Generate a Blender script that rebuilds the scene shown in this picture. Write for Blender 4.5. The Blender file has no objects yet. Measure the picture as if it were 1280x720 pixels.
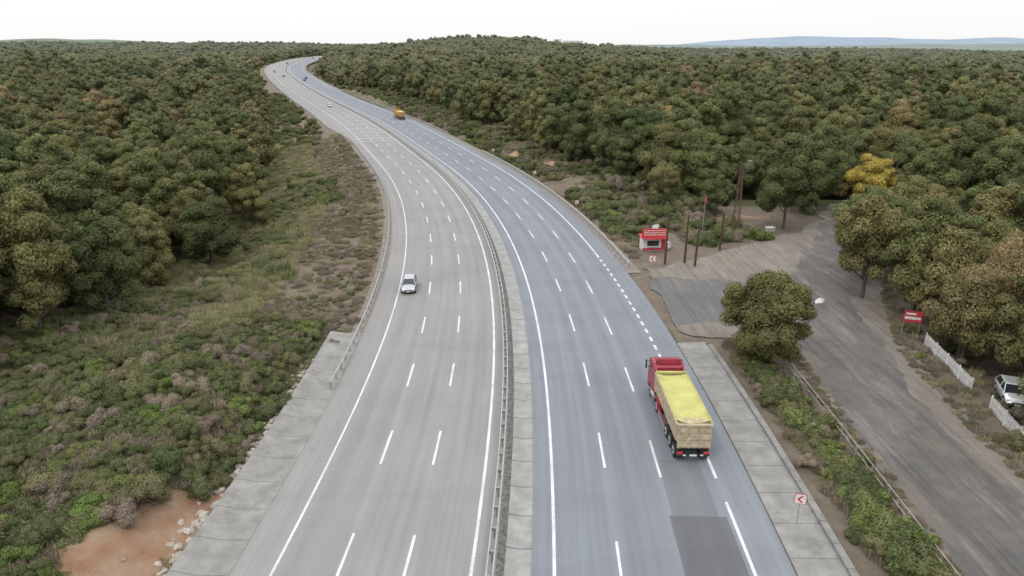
import bpy, math, random
import numpy as np
from mathutils import Vector, Matrix
rng=np.random.default_rng(7); random.seed(7)
scene=bpy.context.scene
R=math.radians
# ------------------------------------------------------------------ helpers
def sstep(a,b,x):
    t=np.clip((np.asarray(x,float)-a)/(b-a),0,1); return t*t*(3-2*t)
def vnoise(x,y,scale,seed=0):
    x=np.asarray(x,float)/scale; y=np.asarray(y,float)/scale
    xi=np.floor(x).astype(np.int64); yi=np.floor(y).astype(np.int64)
    fx=x-xi; fy=y-yi; fx=fx*fx*(3-2*fx); fy=fy*fy*(3-2*fy)
    def h(a,b):
        n=(a*374761393+b*668265263+seed*982451653)&0x7fffffff
        n=((n^(n>>13))*1274126177)&0x7fffffff
        return ((n^(n>>16))&0xffff)/65535.0
    return (h(xi,yi)*(1-fx)+h(xi+1,yi)*fx)*(1-fy)+(h(xi,yi+1)*(1-fx)+h(xi+1,yi+1)*fx)*fy
# ---- road centreline (x as a function of y), metres
CY=np.array([-400,-80,0,30.8,39.8,51,62.6,76.6,93.3,112,135,163,196,240,285,345,401,487,565,656,733,868,1000,1150,1400,2000],float)
CX=np.array([-70,-11.,-3.3,-1.3,-.85,-.6,-.65,-1.25,-2.7,-5.3,-9.7,-17.0,-27.8,-42.0,-58.0,-81.5,-105,-141,-173,-208,-230,-249,-246,-232,-215,-200],float)
yy=np.arange(-300,1900,1.0)
xx=np.interp(yy,CY,CX)
k=np.exp(-.5*(np.arange(-36,37)/12.)**2); k/=k.sum()
xp=np.pad(xx,36,mode='reflect',reflect_type='odd'); xx=np.convolve(xp,k,'valid')
mm=np.gradient(xx,yy)
def cx(y): return np.interp(y,yy,xx)
def cm(y): return np.interp(y,yy,mm)
def hr(y):
    y=np.asarray(y,float)
    return 17.5*sstep(330,1020,y)-np.clip(y-1020,0,900)*0.02
def road_d(x,y):
    x=np.asarray(x,float); y=np.asarray(y,float); yc=y.copy()
    for _ in range(4):
        m=cm(yc); n=np.sqrt(1+m*m); d=(x-cx(yc))*n
        d=np.clip(d,-80,80) ; yc=y+m*d/n
    m=cm(yc); n=np.sqrt(1+m*m)
    return (x-cx(yc))*n,yc
def rp(yc,d,z=0.0):
    m=float(cm(yc)); n=math.sqrt(1+m*m)
    return (float(cx(yc))+d/n, yc-m*d/n, float(hr(yc))+z)
def heading(yc): return math.atan2(-float(cm(yc)),1.0)
def lot_right(y): return np.interp(y,[-60,0,31,38,46,61,77,102,128,140],[31,32.5,33.5,34.2,34.6,37,43.5,58,69,70])
def G(x,y,x0,y0,sx,sy): return np.exp(-.5*((x-x0)/sx)**2-.5*((y-y0)/sy)**2)
def soil_left(x,y):
    return np.clip(1.15*G(x,y,-21.2,35.2,1.25,2.3)+1.1*G(x,y,-23.2,31.0,1.9,1.9)+.7*G(x,y,-19.4,39.5,.7,2.5),0,1.2)*(.72+.5*vnoise(x,y,1.6,8))
def soil_right(x,y):
    return np.clip(1.15*G(x,y,11,170,5,3.2)+.9*G(x,y,26,133,6,3)+.85*G(x,y,0,192,2.5,4)+.8*G(x,y,36,118,9,2),0,1.2)*(.75+.45*vnoise(x,y,4,7))
def ground(x,y):
    x=np.asarray(x,float); y=np.asarray(y,float)
    d,yc=road_d(x,y); yq=np.clip(yc,-300,3000)
    T=17.5*sstep(330,1020,y)*(1-sstep(-50,450,x))-0.0
    T=T+14*G(x,y,-75,1330,170,230)+7*G(x,y,125,1425,130,110)+14*G(x,y,-1300,2300,800,500)
    T=T-10*G(x,y,520,650,330,330)+9*G(x,y,900,2600,700,500)+12*G(x,y,300,2600,500,500)
    T=T-18*G(x,y,-620,900,300,420)+8*G(x,y,-330,480,120,130)+9*G(x,y,180,420,130,110)+9*G(x,y,700,1150,260,140)-6*G(x,y,330,280,120,90)-4*G(x,y,-150,190,60,60)
    far=sstep(120,400,y)
    T=T+(vnoise(x,y,90,3)-.5)*9*far+(vnoise(x,y,420,5)-.5)*14*sstep(400,1400,y)
    rough=sstep(20,30,np.abs(d))
    flat=((x>14)&(x<lot_right(y)+6)&(y<134))
    rough=np.where(flat,0,rough)
    T=T+rough*((vnoise(x,y,9,1)-.5)*1.3+(vnoise(x,y,3,2)-.5)*.4)
    left=(d<0)
    bank=2.3*sstep(17.6,22.5,-d)*(1-sstep(62,80,y))
    T=T+np.where(left,bank,0)-.5*soil_left(x,y)*vnoise(x,y,1.7,9)
    T=T+np.where(left,-2.8*sstep(25,42,-d)*sstep(75,95,y)*(1-sstep(200,300,y)),0)
    T=T+np.where(left,.8*sstep(16,20,-d)*(1-sstep(22,30,-d))*sstep(80,95,y),0)
    rb=2.2*sstep(21,30,d)*sstep(132,150,y)*(1-sstep(330,420,y))
    T=T+np.where(~left,rb,0)
    base=hr(yq)-0.12-np.clip(y-150,0,800)*0.0012
    wl=np.where(left,5.0*sstep(215,290,y),0)
    b=sstep(17.2,21+6*sstep(300,700,y),np.abs(d)-wl)
    h=base*(1-b)+T*b
    h=np.where(flat,np.where(np.abs(d)<18,h,-0.10),h)
    return h
# ------------------------------------------------------------------ mesh builder
class B:
    def __init__(s): s.v=[];s.f=[];s.m=[]
    def add(s,vs,fs,mi=0):
        o=len(s.v); s.v+= [tuple(map(float,p)) for p in vs]; s.f+=[tuple(i+o for i in f) for f in fs]; s.m+=[mi]*len(fs)
    def box(s,c,sz,mi=0,rx=0,rz=0,taper=(1,1)):
        a,b,h=sz[0]/2,sz[1]/2,sz[2]/2; M=Matrix.Rotation(rz,3,'Z')@Matrix.Rotation(rx,3,'X')
        vs=[]
        for z,(tx,ty) in ((-h,(1,1)),(h,taper)):
            for px,py in ((-a,-b),(a,-b),(a,b),(-a,b)):
                vs.append(Vector(c)+M@Vector((px*tx,py*ty,z)))
        s.add(vs,[(3,2,1,0),(4,5,6,7),(0,1,5,4),(1,2,6,5),(2,3,7,6),(3,0,4,7)],mi)
    def cyl(s,p0,p1,r0,r1=None,n=10,mi=0,cap=True):
        r1=r0 if r1 is None else r1
        p0=Vector(p0);p1=Vector(p1);z=(p1-p0).normalized()
        a=z.orthogonal().normalized(); b=z.cross(a)
        vs=[]
        for p,r in ((p0,r0),(p1,r1)):
            for i in range(n):
                t=2*math.pi*i/n; vs.append(p+a*math.cos(t)*r+b*math.sin(t)*r)
        fs=[(i,(i+1)%n,n+(i+1)%n,n+i) for i in range(n)]
        if cap: fs+=[tuple(range(n-1,-1,-1)),tuple(range(n,2*n))]
        s.add(vs,fs,mi)
    def loft(s,secs,mi=0,cap=True,closed=True):
        n=len(secs[0]); vs=[p for q in secs for p in q]; fs=[]
        for i in range(len(secs)-1):
            for j in range(n if closed else n-1):
                a=i*n+j; b=i*n+(j+1)%n; fs.append((a,b,b+n,a+n))
        if cap: fs+=[tuple(range(n-1,-1,-1)),tuple(range((len(secs)-1)*n,len(secs)*n))]
        s.add(vs,fs,mi)
    def build(s,name,mats,parent=None,loc=None,rot=None,smooth=False,bevel=0,coll=None):
        me=bpy.data.meshes.new(name); me.from_pydata(s.v,[],s.f)
        for m in mats: me.materials.append(m)
        me.polygons.foreach_set('material_index',s.m)
        if smooth: me.polygons.foreach_set('use_smooth',[True]*len(s.f))
        me.update()
        o=bpy.data.objects.new(name,me); (coll or scene.collection).objects.link(o)
        if parent: o.parent=parent
        if loc: o.location=loc
        if rot is not None: o.rotation_euler=(0,0,rot)
        if bevel:
            b=o.modifiers.new('bevel','BEVEL'); b.width=bevel; b.segments=2; b.limit_method='ANGLE'; b.angle_limit=R(40)
        return o
def empty(name,loc,rot=0):
    o=bpy.data.objects.new(name,None); scene.collection.objects.link(o); o.location=loc; o.rotation_euler=(0,0,rot); o.empty_display_size=.3; return o
# ------------------------------------------------------------------ materials
def newmat(name):
    m=bpy.data.materials.new(name); m.use_nodes=True; nt=m.node_tree; p=nt.nodes['Principled BSDF']; return m,nt,p
def N(nt,t,**kw):
    n=nt.nodes.new(t)
    for k_,v in kw.items(): setattr(n,k_,v)
    return n
def mixc(nt,fac,a,b,blend='MIX'):
    n=nt.nodes.new('ShaderNodeMix'); n.data_type='RGBA'; n.blend_type=blend; L=nt.links
    for idx,val in ((0,fac),(6,a),(7,b)):
        if hasattr(val,'is_output') : L.new(val,n.inputs[idx])
        else:
            n.inputs[idx].default_value = val if idx==0 else (tuple(val)+(1,) if len(val)==3 else val)
    return n.outputs[2]
def math_(nt,op,a,b=None,c=None,clamp=False):
    n=nt.nodes.new('ShaderNodeMath'); n.operation=op; n.use_clamp=clamp
    for i,v in enumerate((a,b,c)):
        if v is None: continue
        if hasattr(v,'is_output'): nt.links.new(v,n.inputs[i])
        else: n.inputs[i].default_value=v
    return n.outputs[0]
def noise(nt,vec,scale,detail=4,rough=.6,lo=.35,hi=.65):
    n=N(nt,'ShaderNodeTexNoise'); n.inputs['Scale'].default_value=scale; n.inputs['Detail'].default_value=detail; n.inputs['Roughness'].default_value=rough
    if vec is not None: nt.links.new(vec,n.inputs['Vector'])
    mr=N(nt,'ShaderNodeMapRange'); mr.inputs[1].default_value=lo; mr.inputs[2].default_value=hi
    nt.links.new(n.outputs['Fac'],mr.inputs[0]); return mr.outputs[0]
def scalevec(nt,vec,s,rot=0):
    n=N(nt,'ShaderNodeMapping'); n.inputs['Scale'].default_value=s; n.inputs['Rotation'].default_value=(0,0,rot); nt.links.new(vec,n.inputs['Vector']); return n.outputs[0]
def pos(nt): return N(nt,'ShaderNodeNewGeometry').outputs['Position']
def objc(nt): return N(nt,'ShaderNodeTexCoord').outputs['Object']
def bump(nt,p,h,st=.3,dist=.05):
    b=N(nt,'ShaderNodeBump'); b.inputs['Strength'].default_value=st; b.inputs['Distance'].default_value=dist
    nt.links.new(h,b.inputs['Height']); nt.links.new(b.outputs[0],p.inputs['Normal'])
def simple(name,col,rough=.6,metal=0,var=.25,scale=6,spec=.5,coat=0):
    m,nt,p=newmat(name); f=noise(nt,objc(nt),scale)
    dark=tuple(c*(1-var) for c in col)
    c=mixc(nt,f,dark,col); nt.links.new(c,p.inputs['Base Color'])
    p.inputs['Roughness'].default_value=rough; p.inputs['Metallic'].default_value=metal; p.inputs['Specular IOR Level'].default_value=spec
    if coat: p.inputs['Coat Weight'].default_value=coat
    return m
def asphalt(name,col,u0,wet=0.0,tint2=None):
    m,nt,p=newmat(name); uv=N(nt,'ShaderNodeUVMap').outputs[0]; P=pos(nt)
    streak=noise(nt,scalevec(nt,uv,(1.1,.012,1)),1.0,5,.65,.3,.7)
    streak2=noise(nt,scalevec(nt,uv,(4.5,.05,1)),1.0,3,.6,.3,.7)
    blot=noise(nt,P,.09,5,.6,.3,.7); fine=noise(nt,P,9,6,.75,.25,.75); mid=noise(nt,scalevec(nt,uv,(.9,.16,1)),1.0,6,.7,.35,.7)
    sx=N(nt,'ShaderNodeSeparateXYZ'); nt.links.new(uv,sx.inputs[0])
    w=math_(nt,'COSINE',math_(nt,'MULTIPLY',math_(nt,'SUBTRACT',sx.outputs[0],u0+.94),2*math.pi/1.875))
    v=math_(nt,'MULTIPLY_ADD',w,-.03,.82)
    v=math_(nt,'MULTIPLY_ADD',streak,.17,v); v=math_(nt,'MULTIPLY_ADD',streak2,.07,v)
    v=math_(nt,'MULTIPLY_ADD',blot,.12,v); v=math_(nt,'MULTIPLY_ADD',fine,.15,v); v=math_(nt,'MULTIPLY_ADD',mid,.08,v)
    v=math_(nt,'SUBTRACT',v,.19)
    j=noise(nt,scalevec(nt,uv,(.05,.25,1)),1.0,0,.5,.62,.66); v=math_(nt,'MULTIPLY_ADD',j,-.04,v)
    fr=math_(nt,'ABSOLUTE',math_(nt,'SUBTRACT',math_(nt,'FRACT',math_(nt,'DIVIDE',math_(nt,'SUBTRACT',sx.outputs[0],u0+.35),3.75)),.5))
    v=math_(nt,'MULTIPLY_ADD',math_(nt,'LESS_THAN',fr,.009),-.07,v)
    vo=N(nt,'ShaderNodeTexVoronoi',feature='DISTANCE_TO_EDGE'); vo.inputs['Scale'].default_value=.13
    wv=N(nt,'ShaderNodeTexNoise'); wv.inputs['Scale'].default_value=.5; nt.links.new(P,wv.inputs['Vector'])
    ad=N(nt,'ShaderNodeVectorMath',operation='MULTIPLY_ADD'); nt.links.new(wv.outputs['Color'],ad.inputs[0]); ad.inputs[1].default_value=(5,5,0); nt.links.new(P,ad.inputs[2])
    nt.links.new(ad.outputs[0],vo.inputs['Vector'])
    cr=math_(nt,'LESS_THAN',vo.outputs['Distance'],.0035)
    cr=math_(nt,'MULTIPLY',cr,noise(nt,P,.06,2,.5,.5,.6)); v=math_(nt,'MULTIPLY_ADD',cr,-.15,v)
    vm=N(nt,'ShaderNodeVectorMath',operation='SCALE'); c2=mixc(nt,streak,tint2 or col,col)
    nt.links.new(c2,vm.inputs[0]); nt.links.new(v,vm.inputs['Scale']); nt.links.new(vm.outputs[0],p.inputs['Base Color'])
    p.inputs['Roughness'].default_value=.8; p.inputs['Specular IOR Level'].default_value=.35
    bump(nt,p,fine,.25,.01); return m
mAL=asphalt('asphalt_warm',(.268,.259,.248),-.9,tint2=(.246,.243,.239))
mAR=asphalt('asphalt_blue',(.212,.227,.249),3.8,tint2=(.183,.2,.229))
mPatch=asphalt('asphalt_patch',(.125,.128,.138),3.8)
mPatch2=asphalt('asphalt_patch_faded',(.17,.178,.192),3.8)
def paint_mat():
    m,nt,p=newmat('road_paint'); f=noise(nt,pos(nt),7,6,.7,.3,.5); g=noise(nt,pos(nt),.5,2,.5,.3,.7)
    c=mixc(nt,math_(nt,'MULTIPLY',f,g),(.48,.48,.48),(.75,.75,.74)); c=mixc(nt,f,(.36,.36,.36),c)
    nt.links.new(c,p.inputs['Base Color']); p.inputs['Roughness'].default_value=.6; return m
mPaint=paint_mat()
mPaintW=simple('road_paint_worn',(.46,.455,.44),.7,0,.35,1.2)
def concrete(name,col,joint=3.0,stain=.5,jw=.012):
    m,nt,p=newmat(name); uv=N(nt,'ShaderNodeUVMap').outputs[0]; P=pos(nt)
    sx=N(nt,'ShaderNodeSeparateXYZ'); nt.links.new(uv,sx.inputs[0])
    fr=math_(nt,'FRACT',math_(nt,'DIVIDE',sx.outputs[1],joint)); j=math_(nt,'LESS_THAN',fr,jw*3/joint*2)
    f=noise(nt,P,.7,6,.7); g=noise(nt,P,14,5,.7); 
    cell=N(nt,'ShaderNodeTexWhiteNoise',noise_dimensions='1D'); nt.links.new(math_(nt,'FLOOR',math_(nt,'DIVIDE',sx.outputs[1],joint)),cell.inputs['W'])
    c=mixc(nt,f,tuple(x*(1-stain) for x in col),col); c=mixc(nt,math_(nt,'MULTIPLY',g,.3),c,tuple(x*.55 for x in col))
    c=mixc(nt,math_(nt,'MULTIPLY',cell.outputs[0],.3),c,tuple(x*.6 for x in col))
    c=mixc(nt,math_(nt,'MULTIPLY',j,.6),c,(.07,.07,.065))
    nt.links.new(c,p.inputs['Base Color']); p.inputs['Roughness'].default_value=.9; bump(nt,p,g,.3,.02); return m
mConL=concrete('concrete_gutter',(.32,.31,.288),3.0,.45)
mConM=concrete('concrete_median',(.37,.37,.35),3.0,.4,.02)
mSteel=simple('galvanised_steel',(.5,.51,.51),.5,.3,.3,3)
mPost=simple('steel_post',(.34,.34,.33),.6,.3,.3,3)
mWood=simple('pole_wood',(.09,.055,.035),.9,0,.5,4)
mRust=simple('rusty_steel',(.16,.10,.07),.8,.2,.5,5)
mWhite=simple('white_paint',(.72,.72,.70),.6,0,.25,2)
mRedP=simple('sign_red',(.50,.04,.05),.5,0,.2,2)
mRubber=simple('tyre_rubber',(.025,.025,.026),.85,0,.3,5)
mDark=simple('dark_trim',(.03,.03,.032),.6,0,.3,5)
mGlass=simple('window_glass',(.025,.03,.035),.08,0,.1,2,.8)
mBark=simple('bark',(.14,.12,.10),.95,0,.5,5)
# ground
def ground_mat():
    m,nt,p=newmat('ground_soil'); P=pos(nt)
    a=N(nt,'ShaderNodeAttribute',attribute_name='zone'); s=N(nt,'ShaderNodeSeparateColor'); nt.links.new(a.outputs['Color'],s.inputs[0])
    n1=noise(nt,P,.5,7,.7); n2=noise(nt,P,4,6,.75)
    base=mixc(nt,n1,(.085,.095,.042),(.14,.14,.07)); base=mixc(nt,math_(nt,'MULTIPLY',n2,.5),base,(.07,.075,.038))
    dry=mixc(nt,n1,(.18,.142,.112),(.265,.22,.175)); dry=mixc(nt,math_(nt,'MULTIPLY',n2,.45),dry,(.13,.12,.08))
    grs=mixc(nt,n1,(.14,.165,.06),(.21,.20,.10)); grs=mixc(nt,math_(nt,'MULTIPLY',n2,.5),grs,(.11,.125,.05))
    red=mixc(nt,n1,(.36,.19,.11),(.48,.36,.26)); red=mixc(nt,math_(nt,'MULTIPLY',n2,.5),red,(.25,.16,.10))
    def thr(x):
        q=math_(nt,'ADD',x,math_(nt,'MULTIPLY_ADD',n2,.3,-.15)); q=math_(nt,'ADD',q,math_(nt,'MULTIPLY_ADD',n1,.3,-.15))
        r=N(nt,'ShaderNodeMapRange'); r.inputs[1].default_value=.35; r.inputs[2].default_value=.6; nt.links.new(q,r.inputs[0]); return r.outputs[0]
    c=mixc(nt,thr(s.outputs[0]),base,dry); c=mixc(nt,thr(s.outputs[1]),c,grs); c=mixc(nt,thr(s.outputs[2]),c,red)
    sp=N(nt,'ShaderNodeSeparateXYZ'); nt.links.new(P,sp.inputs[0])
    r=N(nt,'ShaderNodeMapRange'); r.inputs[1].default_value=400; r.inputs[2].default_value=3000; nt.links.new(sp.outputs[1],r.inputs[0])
    c=mixc(nt,r.outputs[0],c,(.19,.22,.18))  # aerial haze painted in: ground colour pales with distance along Y
    nt.links.new(c,p.inputs['Base Color']); p.inputs['Roughness'].default_value=1; p.inputs['Specular IOR Level'].default_value=.1
    bump(nt,p,n2,.7,.18); return m
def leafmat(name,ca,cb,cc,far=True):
    m,nt,p=newmat(name); P=pos(nt)
    rnd=N(nt,'ShaderNodeObjectInfo').outputs['Random']; t=N(nt,'ShaderNodeAttribute',attribute_name='tint').outputs['Fac']
    c=mixc(nt,rnd,ca,cb)
    r2=math_(nt,'FRACT',math_(nt,'MULTIPLY',rnd,17.3)); r2=math_(nt,'MULTIPLY',math_(nt,'POWER',r2,3.0),.85)
    c=mixc(nt,r2,c,cc)
    n=noise(nt,P,.35,3,.6); c=mixc(nt,math_(nt,'MULTIPLY',n,.2),c,cc)
    if far:
        n=noise(nt,P,.022,3,.6,.45,.68); c=mixc(nt,math_(nt,'MULTIPLY',n,.28),c,(.21,.19,.085))
    r3=math_(nt,'FRACT',math_(nt,'MULTIPLY',rnd,91.7))
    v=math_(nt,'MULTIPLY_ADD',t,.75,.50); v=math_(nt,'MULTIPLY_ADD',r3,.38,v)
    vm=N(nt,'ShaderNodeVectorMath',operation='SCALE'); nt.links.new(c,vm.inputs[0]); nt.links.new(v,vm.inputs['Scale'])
    out=vm.outputs[0]
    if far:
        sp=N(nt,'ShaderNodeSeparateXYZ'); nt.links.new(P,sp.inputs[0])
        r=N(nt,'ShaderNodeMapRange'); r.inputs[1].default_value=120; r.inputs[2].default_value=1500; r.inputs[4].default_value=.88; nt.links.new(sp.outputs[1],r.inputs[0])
        out=mixc(nt,r.outputs[0],out,(.262,.282,.205))  # leaf colour fades to a pale tone with distance, painting in aerial haze
    nt.links.new(out,p.inputs['Base Color']); p.inputs['Roughness'].default_value=.75; p.inputs['Specular IOR Level'].default_value=.2
    tr=N(nt,'ShaderNodeBsdfTranslucent'); nt.links.new(out,tr.inputs[0]); ms=N(nt,'ShaderNodeMixShader'); ms.inputs[0].default_value=.28
    nt.links.new(p.outputs[0],ms.inputs[1]); nt.links.new(tr.outputs[0],ms.inputs[2]); nt.links.new(ms.outputs[0],nt.nodes['Material Output'].inputs[0])
    return m
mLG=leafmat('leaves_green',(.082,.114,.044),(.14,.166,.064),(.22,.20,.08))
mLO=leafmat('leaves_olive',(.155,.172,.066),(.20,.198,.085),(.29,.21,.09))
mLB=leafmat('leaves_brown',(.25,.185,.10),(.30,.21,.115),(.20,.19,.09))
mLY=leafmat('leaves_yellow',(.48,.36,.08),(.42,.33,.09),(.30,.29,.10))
mBG=leafmat('bush_green',(.095,.126,.048),(.15,.165,.07),(.20,.18,.095),False)
mBB=leafmat('bush_bright',(.13,.19,.048),(.175,.21,.068),(.20,.20,.085),False)
mBD=leafmat('bush_dry',(.225,.175,.14),(.28,.23,.18),(.17,.165,.095),False)
mGG=leafmat('grass_green',(.17,.195,.075),(.235,.23,.115),(.30,.265,.165),False)
mGS=leafmat('grass_straw',(.37,.32,.21),(.31,.265,.175),(.21,.2,.115),False)
# ------------------------------------------------------------------ ground sheet
NY,NX=380,360
u=np.linspace(0,1,NY); kk=5.2
gy=-80+9580*(np.exp(kk*u)-1)/(math.exp(kk)-1)
w=np.linspace(-1,1,NX); gx=7500*np.sinh(6.0*w)/math.sinh(6.0)
XX,YY=np.meshgrid(gx,gy)
ZZ=ground(XX.ravel(),YY.ravel())
V=np.stack([XX.ravel(),YY.ravel(),ZZ],1)
ii=np.arange(NY*NX).reshape(NY,NX)
F=np.stack([ii[:-1,:-1].ravel(),ii[:-1,1:].ravel(),ii[1:,1:].ravel(),ii[1:,:-1].ravel()],1)
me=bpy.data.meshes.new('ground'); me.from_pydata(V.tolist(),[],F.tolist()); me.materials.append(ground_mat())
me.polygons.foreach_set('use_smooth',[True]*len(F))
X1,Y1=V[:,0],V[:,1]; D1,YC1=road_d(X1,Y1)
nzA=vnoise(X1,Y1,12,11); nzB=vnoise(X1,Y1,5,12)
zr=np.where((D1<-14)&(D1>-30-9*nzA)&(Y1>66),.95,0)
zr=np.maximum(zr,np.where((D1>17)&(D1<34+8*nzA)&(Y1>84),.62*nzA+.3,0)); zr=np.maximum(zr,np.where((D1>17)&(D1<62)&(Y1<84),.8,0)); zr=np.maximum(zr,np.where((X1>17)&(X1<lot_right(Y1)+9)&(Y1<125),.8,0))
zg=np.where((D1<-28)&(D1>-46)&(Y1>76)&(Y1<420),.3+.8*nzA,0)
zb=np.maximum(soil_left(X1,Y1),soil_right(X1,Y1))
zr=np.where(Y1>900,0,zr)
ca=me.color_attributes.new('zone','FLOAT_COLOR','POINT')
ca.data.foreach_set('color',np.stack([zr,zg,np.clip(zb,0,1),np.ones_like(zr)],1).ravel().astype(np.float32))
g=bpy.data.objects.new('ground',me); scene.collection.objects.link(g)
# ------------------------------------------------------------------ road ribbons
def ribbon(name,d0,d1,y0,y1,z,mat,step=3.0,z1=None,prof=None,ndiv=1,pf=None):
    n=max(2,int((y1-y0)/step)+1); ys=np.linspace(y0,y1,n)
    prof=prof or [(d0+(d1-d0)*i/ndiv, z+((z1 if z1 is not None else z)-z)*i/ndiv) for i in range(ndiv+1)]
    vs=[];uvs=[]
    for y in ys:
        for d,zz in (pf(y) if pf else prof): vs.append(rp(y,d,zz)); uvs.append((d,y))
    q=len(pf(y0) if pf else prof); fs=[]
    for i in range(n-1):
        for j in range(q-1): fs.append((i*q+j,i*q+j+1,(i+1)*q+j+1,(i+1)*q+j))
    return vs,fs,uvs
def mk(name,parts,mat,smooth=False):
    vs=[];fs=[];uv=[]
    for a,b,c in parts:
        o=len(vs); vs+=a; uv+=c; fs+=[tuple(i+o for i in f) for f in b]
    me=bpy.data.meshes.new(name); me.from_pydata(vs,[],fs); me.materials.append(mat)
    ul=me.uv_layers.new(name='UVMap'); li=np.zeros(len(me.loops),dtype=np.int32); me.loops.foreach_get('vertex_index',li)
    ul.data.foreach_set('uv',np.array(uv,dtype=np.float32)[li].ravel())
    if smooth: me.polygons.foreach_set('use_smooth',[True]*len(fs))
    o=bpy.data.objects.new(name,me); scene.collection.objects.link(o); return o
YB=-70
def wid(y): return 4.2*float(sstep(215,280,y))*float(1-sstep(780,900,y))
mk('road_left_carriageway',[ribbon('',0,0,YB,1500,0,None,pf=lambda y:[(-14.6-wid(y),-.8),(-14.5-wid(y),0),(.45,0),(.5,-.1)])],mAL)
mk('road_right_carriageway',[ribbon('',0,0,YB,1500,0,None,prof=[(2.45,-.1),(2.5,0),(17.4,0),(17.5,-.8)])],mAR)
mGravel=simple('median_gravel',(.22,.205,.18),.95,0,.6,3)
mk('median_strip',[ribbon('',0,0,YB,1500,0,None,prof=[(.45,-.02),(1.0,.0)])],mGravel)
mk('median_concrete_gutter',[ribbon('',0,0,YB,1500,0,None,prof=[(.95,-.1),(.96,.12),(1.12,.13),(1.75,.0),(2.3,.06),(2.42,.06),(2.5,.008),(2.52,-.1)])],mConM)
lines=[]
for d in (-.9,3.8): lines.append(ribbon('',d-.1,d+.1,YB,1400,.004,None))
lines.append(ribbon('',-12.22,-12.07,YB,1400,.004,None))
lines.append(ribbon('',15.0,15.2,YB,38,.004,None)); lines.append(ribbon('',15.0,15.2,40.5,56,.004,None)); lines.append(ribbon('',15.0,15.2,92,1400,.004,None))
for y in np.arange(57,92,2.0): lines.append(ribbon('',14.95,15.2,y,y+1.0,.004,None,step=1))
for d,ph in ((-4.65,31),(-8.4,31),(7.55,31),(11.3,30)):
    y=ph-12*8
    while y<900:
        lines.append(ribbon('',d-.085,d+.085,y-2.4,y+2.2,.004,None)); y+=12.1
mk('road_marking',lines,mPaint)
st=[ribbon('',-14.2,-1.2,y,y+.6+.5*(i%2),.006,None,step=.5) for i,y in enumerate(np.arange(222,318,7.0))]
mk('rumble_strip_marking',st,mPaintW)
mk('asphalt_repair_patch',[ribbon('',11.15,14.75,20,36.5,.006,None)],mPatch)
mk('asphalt_repair_patch',[ribbon('',11.4,14.3,36.5,42.6,.005,None)],mPatch2)
mk('concrete_gutter',[ribbon('',0,0,YB,66,0,None,prof=[(-18.0,-.3),(-17.9,.22),(-17.6,.22),(-16.4,.0),(-15.0,.03),(-14.52,.01),(-14.5,-.1)])],mConL)
mk('concrete_gutter',[ribbon('',0,0,YB,62.5,0,None,prof=[(17.48,-.1),(17.5,.01),(18.0,.02),(20.3,.06),(20.32,-.1)])],mConL)
mk('concrete_kerb',[ribbon('',0,0,YB,61.5,0,None,prof=[(20.3,-.1),(20.32,.28),(20.75,.28),(20.9,-.2)])],concrete('kerb_concrete',(.30,.29,.27),2,.5))
mk('gravel_shoulder',[ribbon('',0,0,66,215,0,None,prof=[(-16.0,-.5),(-15.8,-.03),(-14.5,-.012)]),ribbon('',0,0,84,900,0,None,prof=[(17.4,-.012),(19.2,-.04),(19.4,-.5)])],simple('shoulder_gravel',(.26,.23,.195),.95,0,.5,2))
# guardrails
def guardrail(name,d,y0,y1,face=1,post=2.0,two=False):
    b=B()
    faces=[face] if not two else [1,-1]
    for f in faces:
        off=(.16 if two else .0)*f
        pr=[(0,.50),(.06,.53),(.06,.58),(0,.61),(0,.65),(.06,.68),(.06,.73),(0,.76)]
        n=int((y1-y0)/2)+1; ys=np.linspace(y0,y1,n); secs=[]
        for y in ys: secs.append([rp(y,d+off+f*a,z) for a,z in pr])
        b.loft(secs,0,False,False)
        secs=[[rp(y,d+off+f*(a-.012),z) for a,z in pr] for y in ys]; b.loft(secs,0,False,False)
    y=y0
    while y<=y1:
        x_,y_,z_=rp(y,d,0); b.box((x_,y_,z_+.3),(.12,.14,.9),1,rz=heading(y))
        if two: b.box((x_,y_,z_+.63),(.3,.12,.2),1,rz=heading(y))
        y+=post
    return b.build(name,[mSteel,mPost])
guardrail('guardrail',.2,YB,900,two=True)
guardrail('guardrail',-14.95,53,215,face=1)
guardrail('guardrail',18.1,86,190,face=-1)
guardrail('guardrail',18.4,230,420,face=-1)
# ------------------------------------------------------------------ side road / lot
def poly_sheet(name,pts,z,mat,jit=.5,step=.8):
    out=[]
    n=len(pts)
    for i in range(n):
        a=np.array(pts[i]);b_=np.array(pts[(i+1)%n]); L=np.linalg.norm(b_-a); q=max(1,int(L/step))
        for j in range(q):
            t=j/q; p_=a*(1-t)+b_*t; nrm=np.array([b_[1]-a[1],a[0]-b_[0]])/max(L,.1)
            p_=p_+nrm*(float(vnoise(p_[0],p_[1],3.3,21))-.5)*2*jit+nrm*(float(vnoise(p_[0],p_[1],1.1,22))-.5)*jit*.9
            out.append((p_[0],p_[1],z))
    me=bpy.data.meshes.new(name); me.from_pydata(out,[],[tuple(range(len(out)))]); me.materials.append(mat); me.update()
    import bmesh
    bm=bmesh.new(); bm.from_mesh(me); bmesh.ops.triangulate(bm,faces=bm.faces[:])
    for f in bm.faces:
        if f.normal.z<0: f.normal_flip()
    bm.to_mesh(me); bm.free()
    o=bpy.data.objects.new(name,me); scene.collection.objects.link(o); return o
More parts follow.
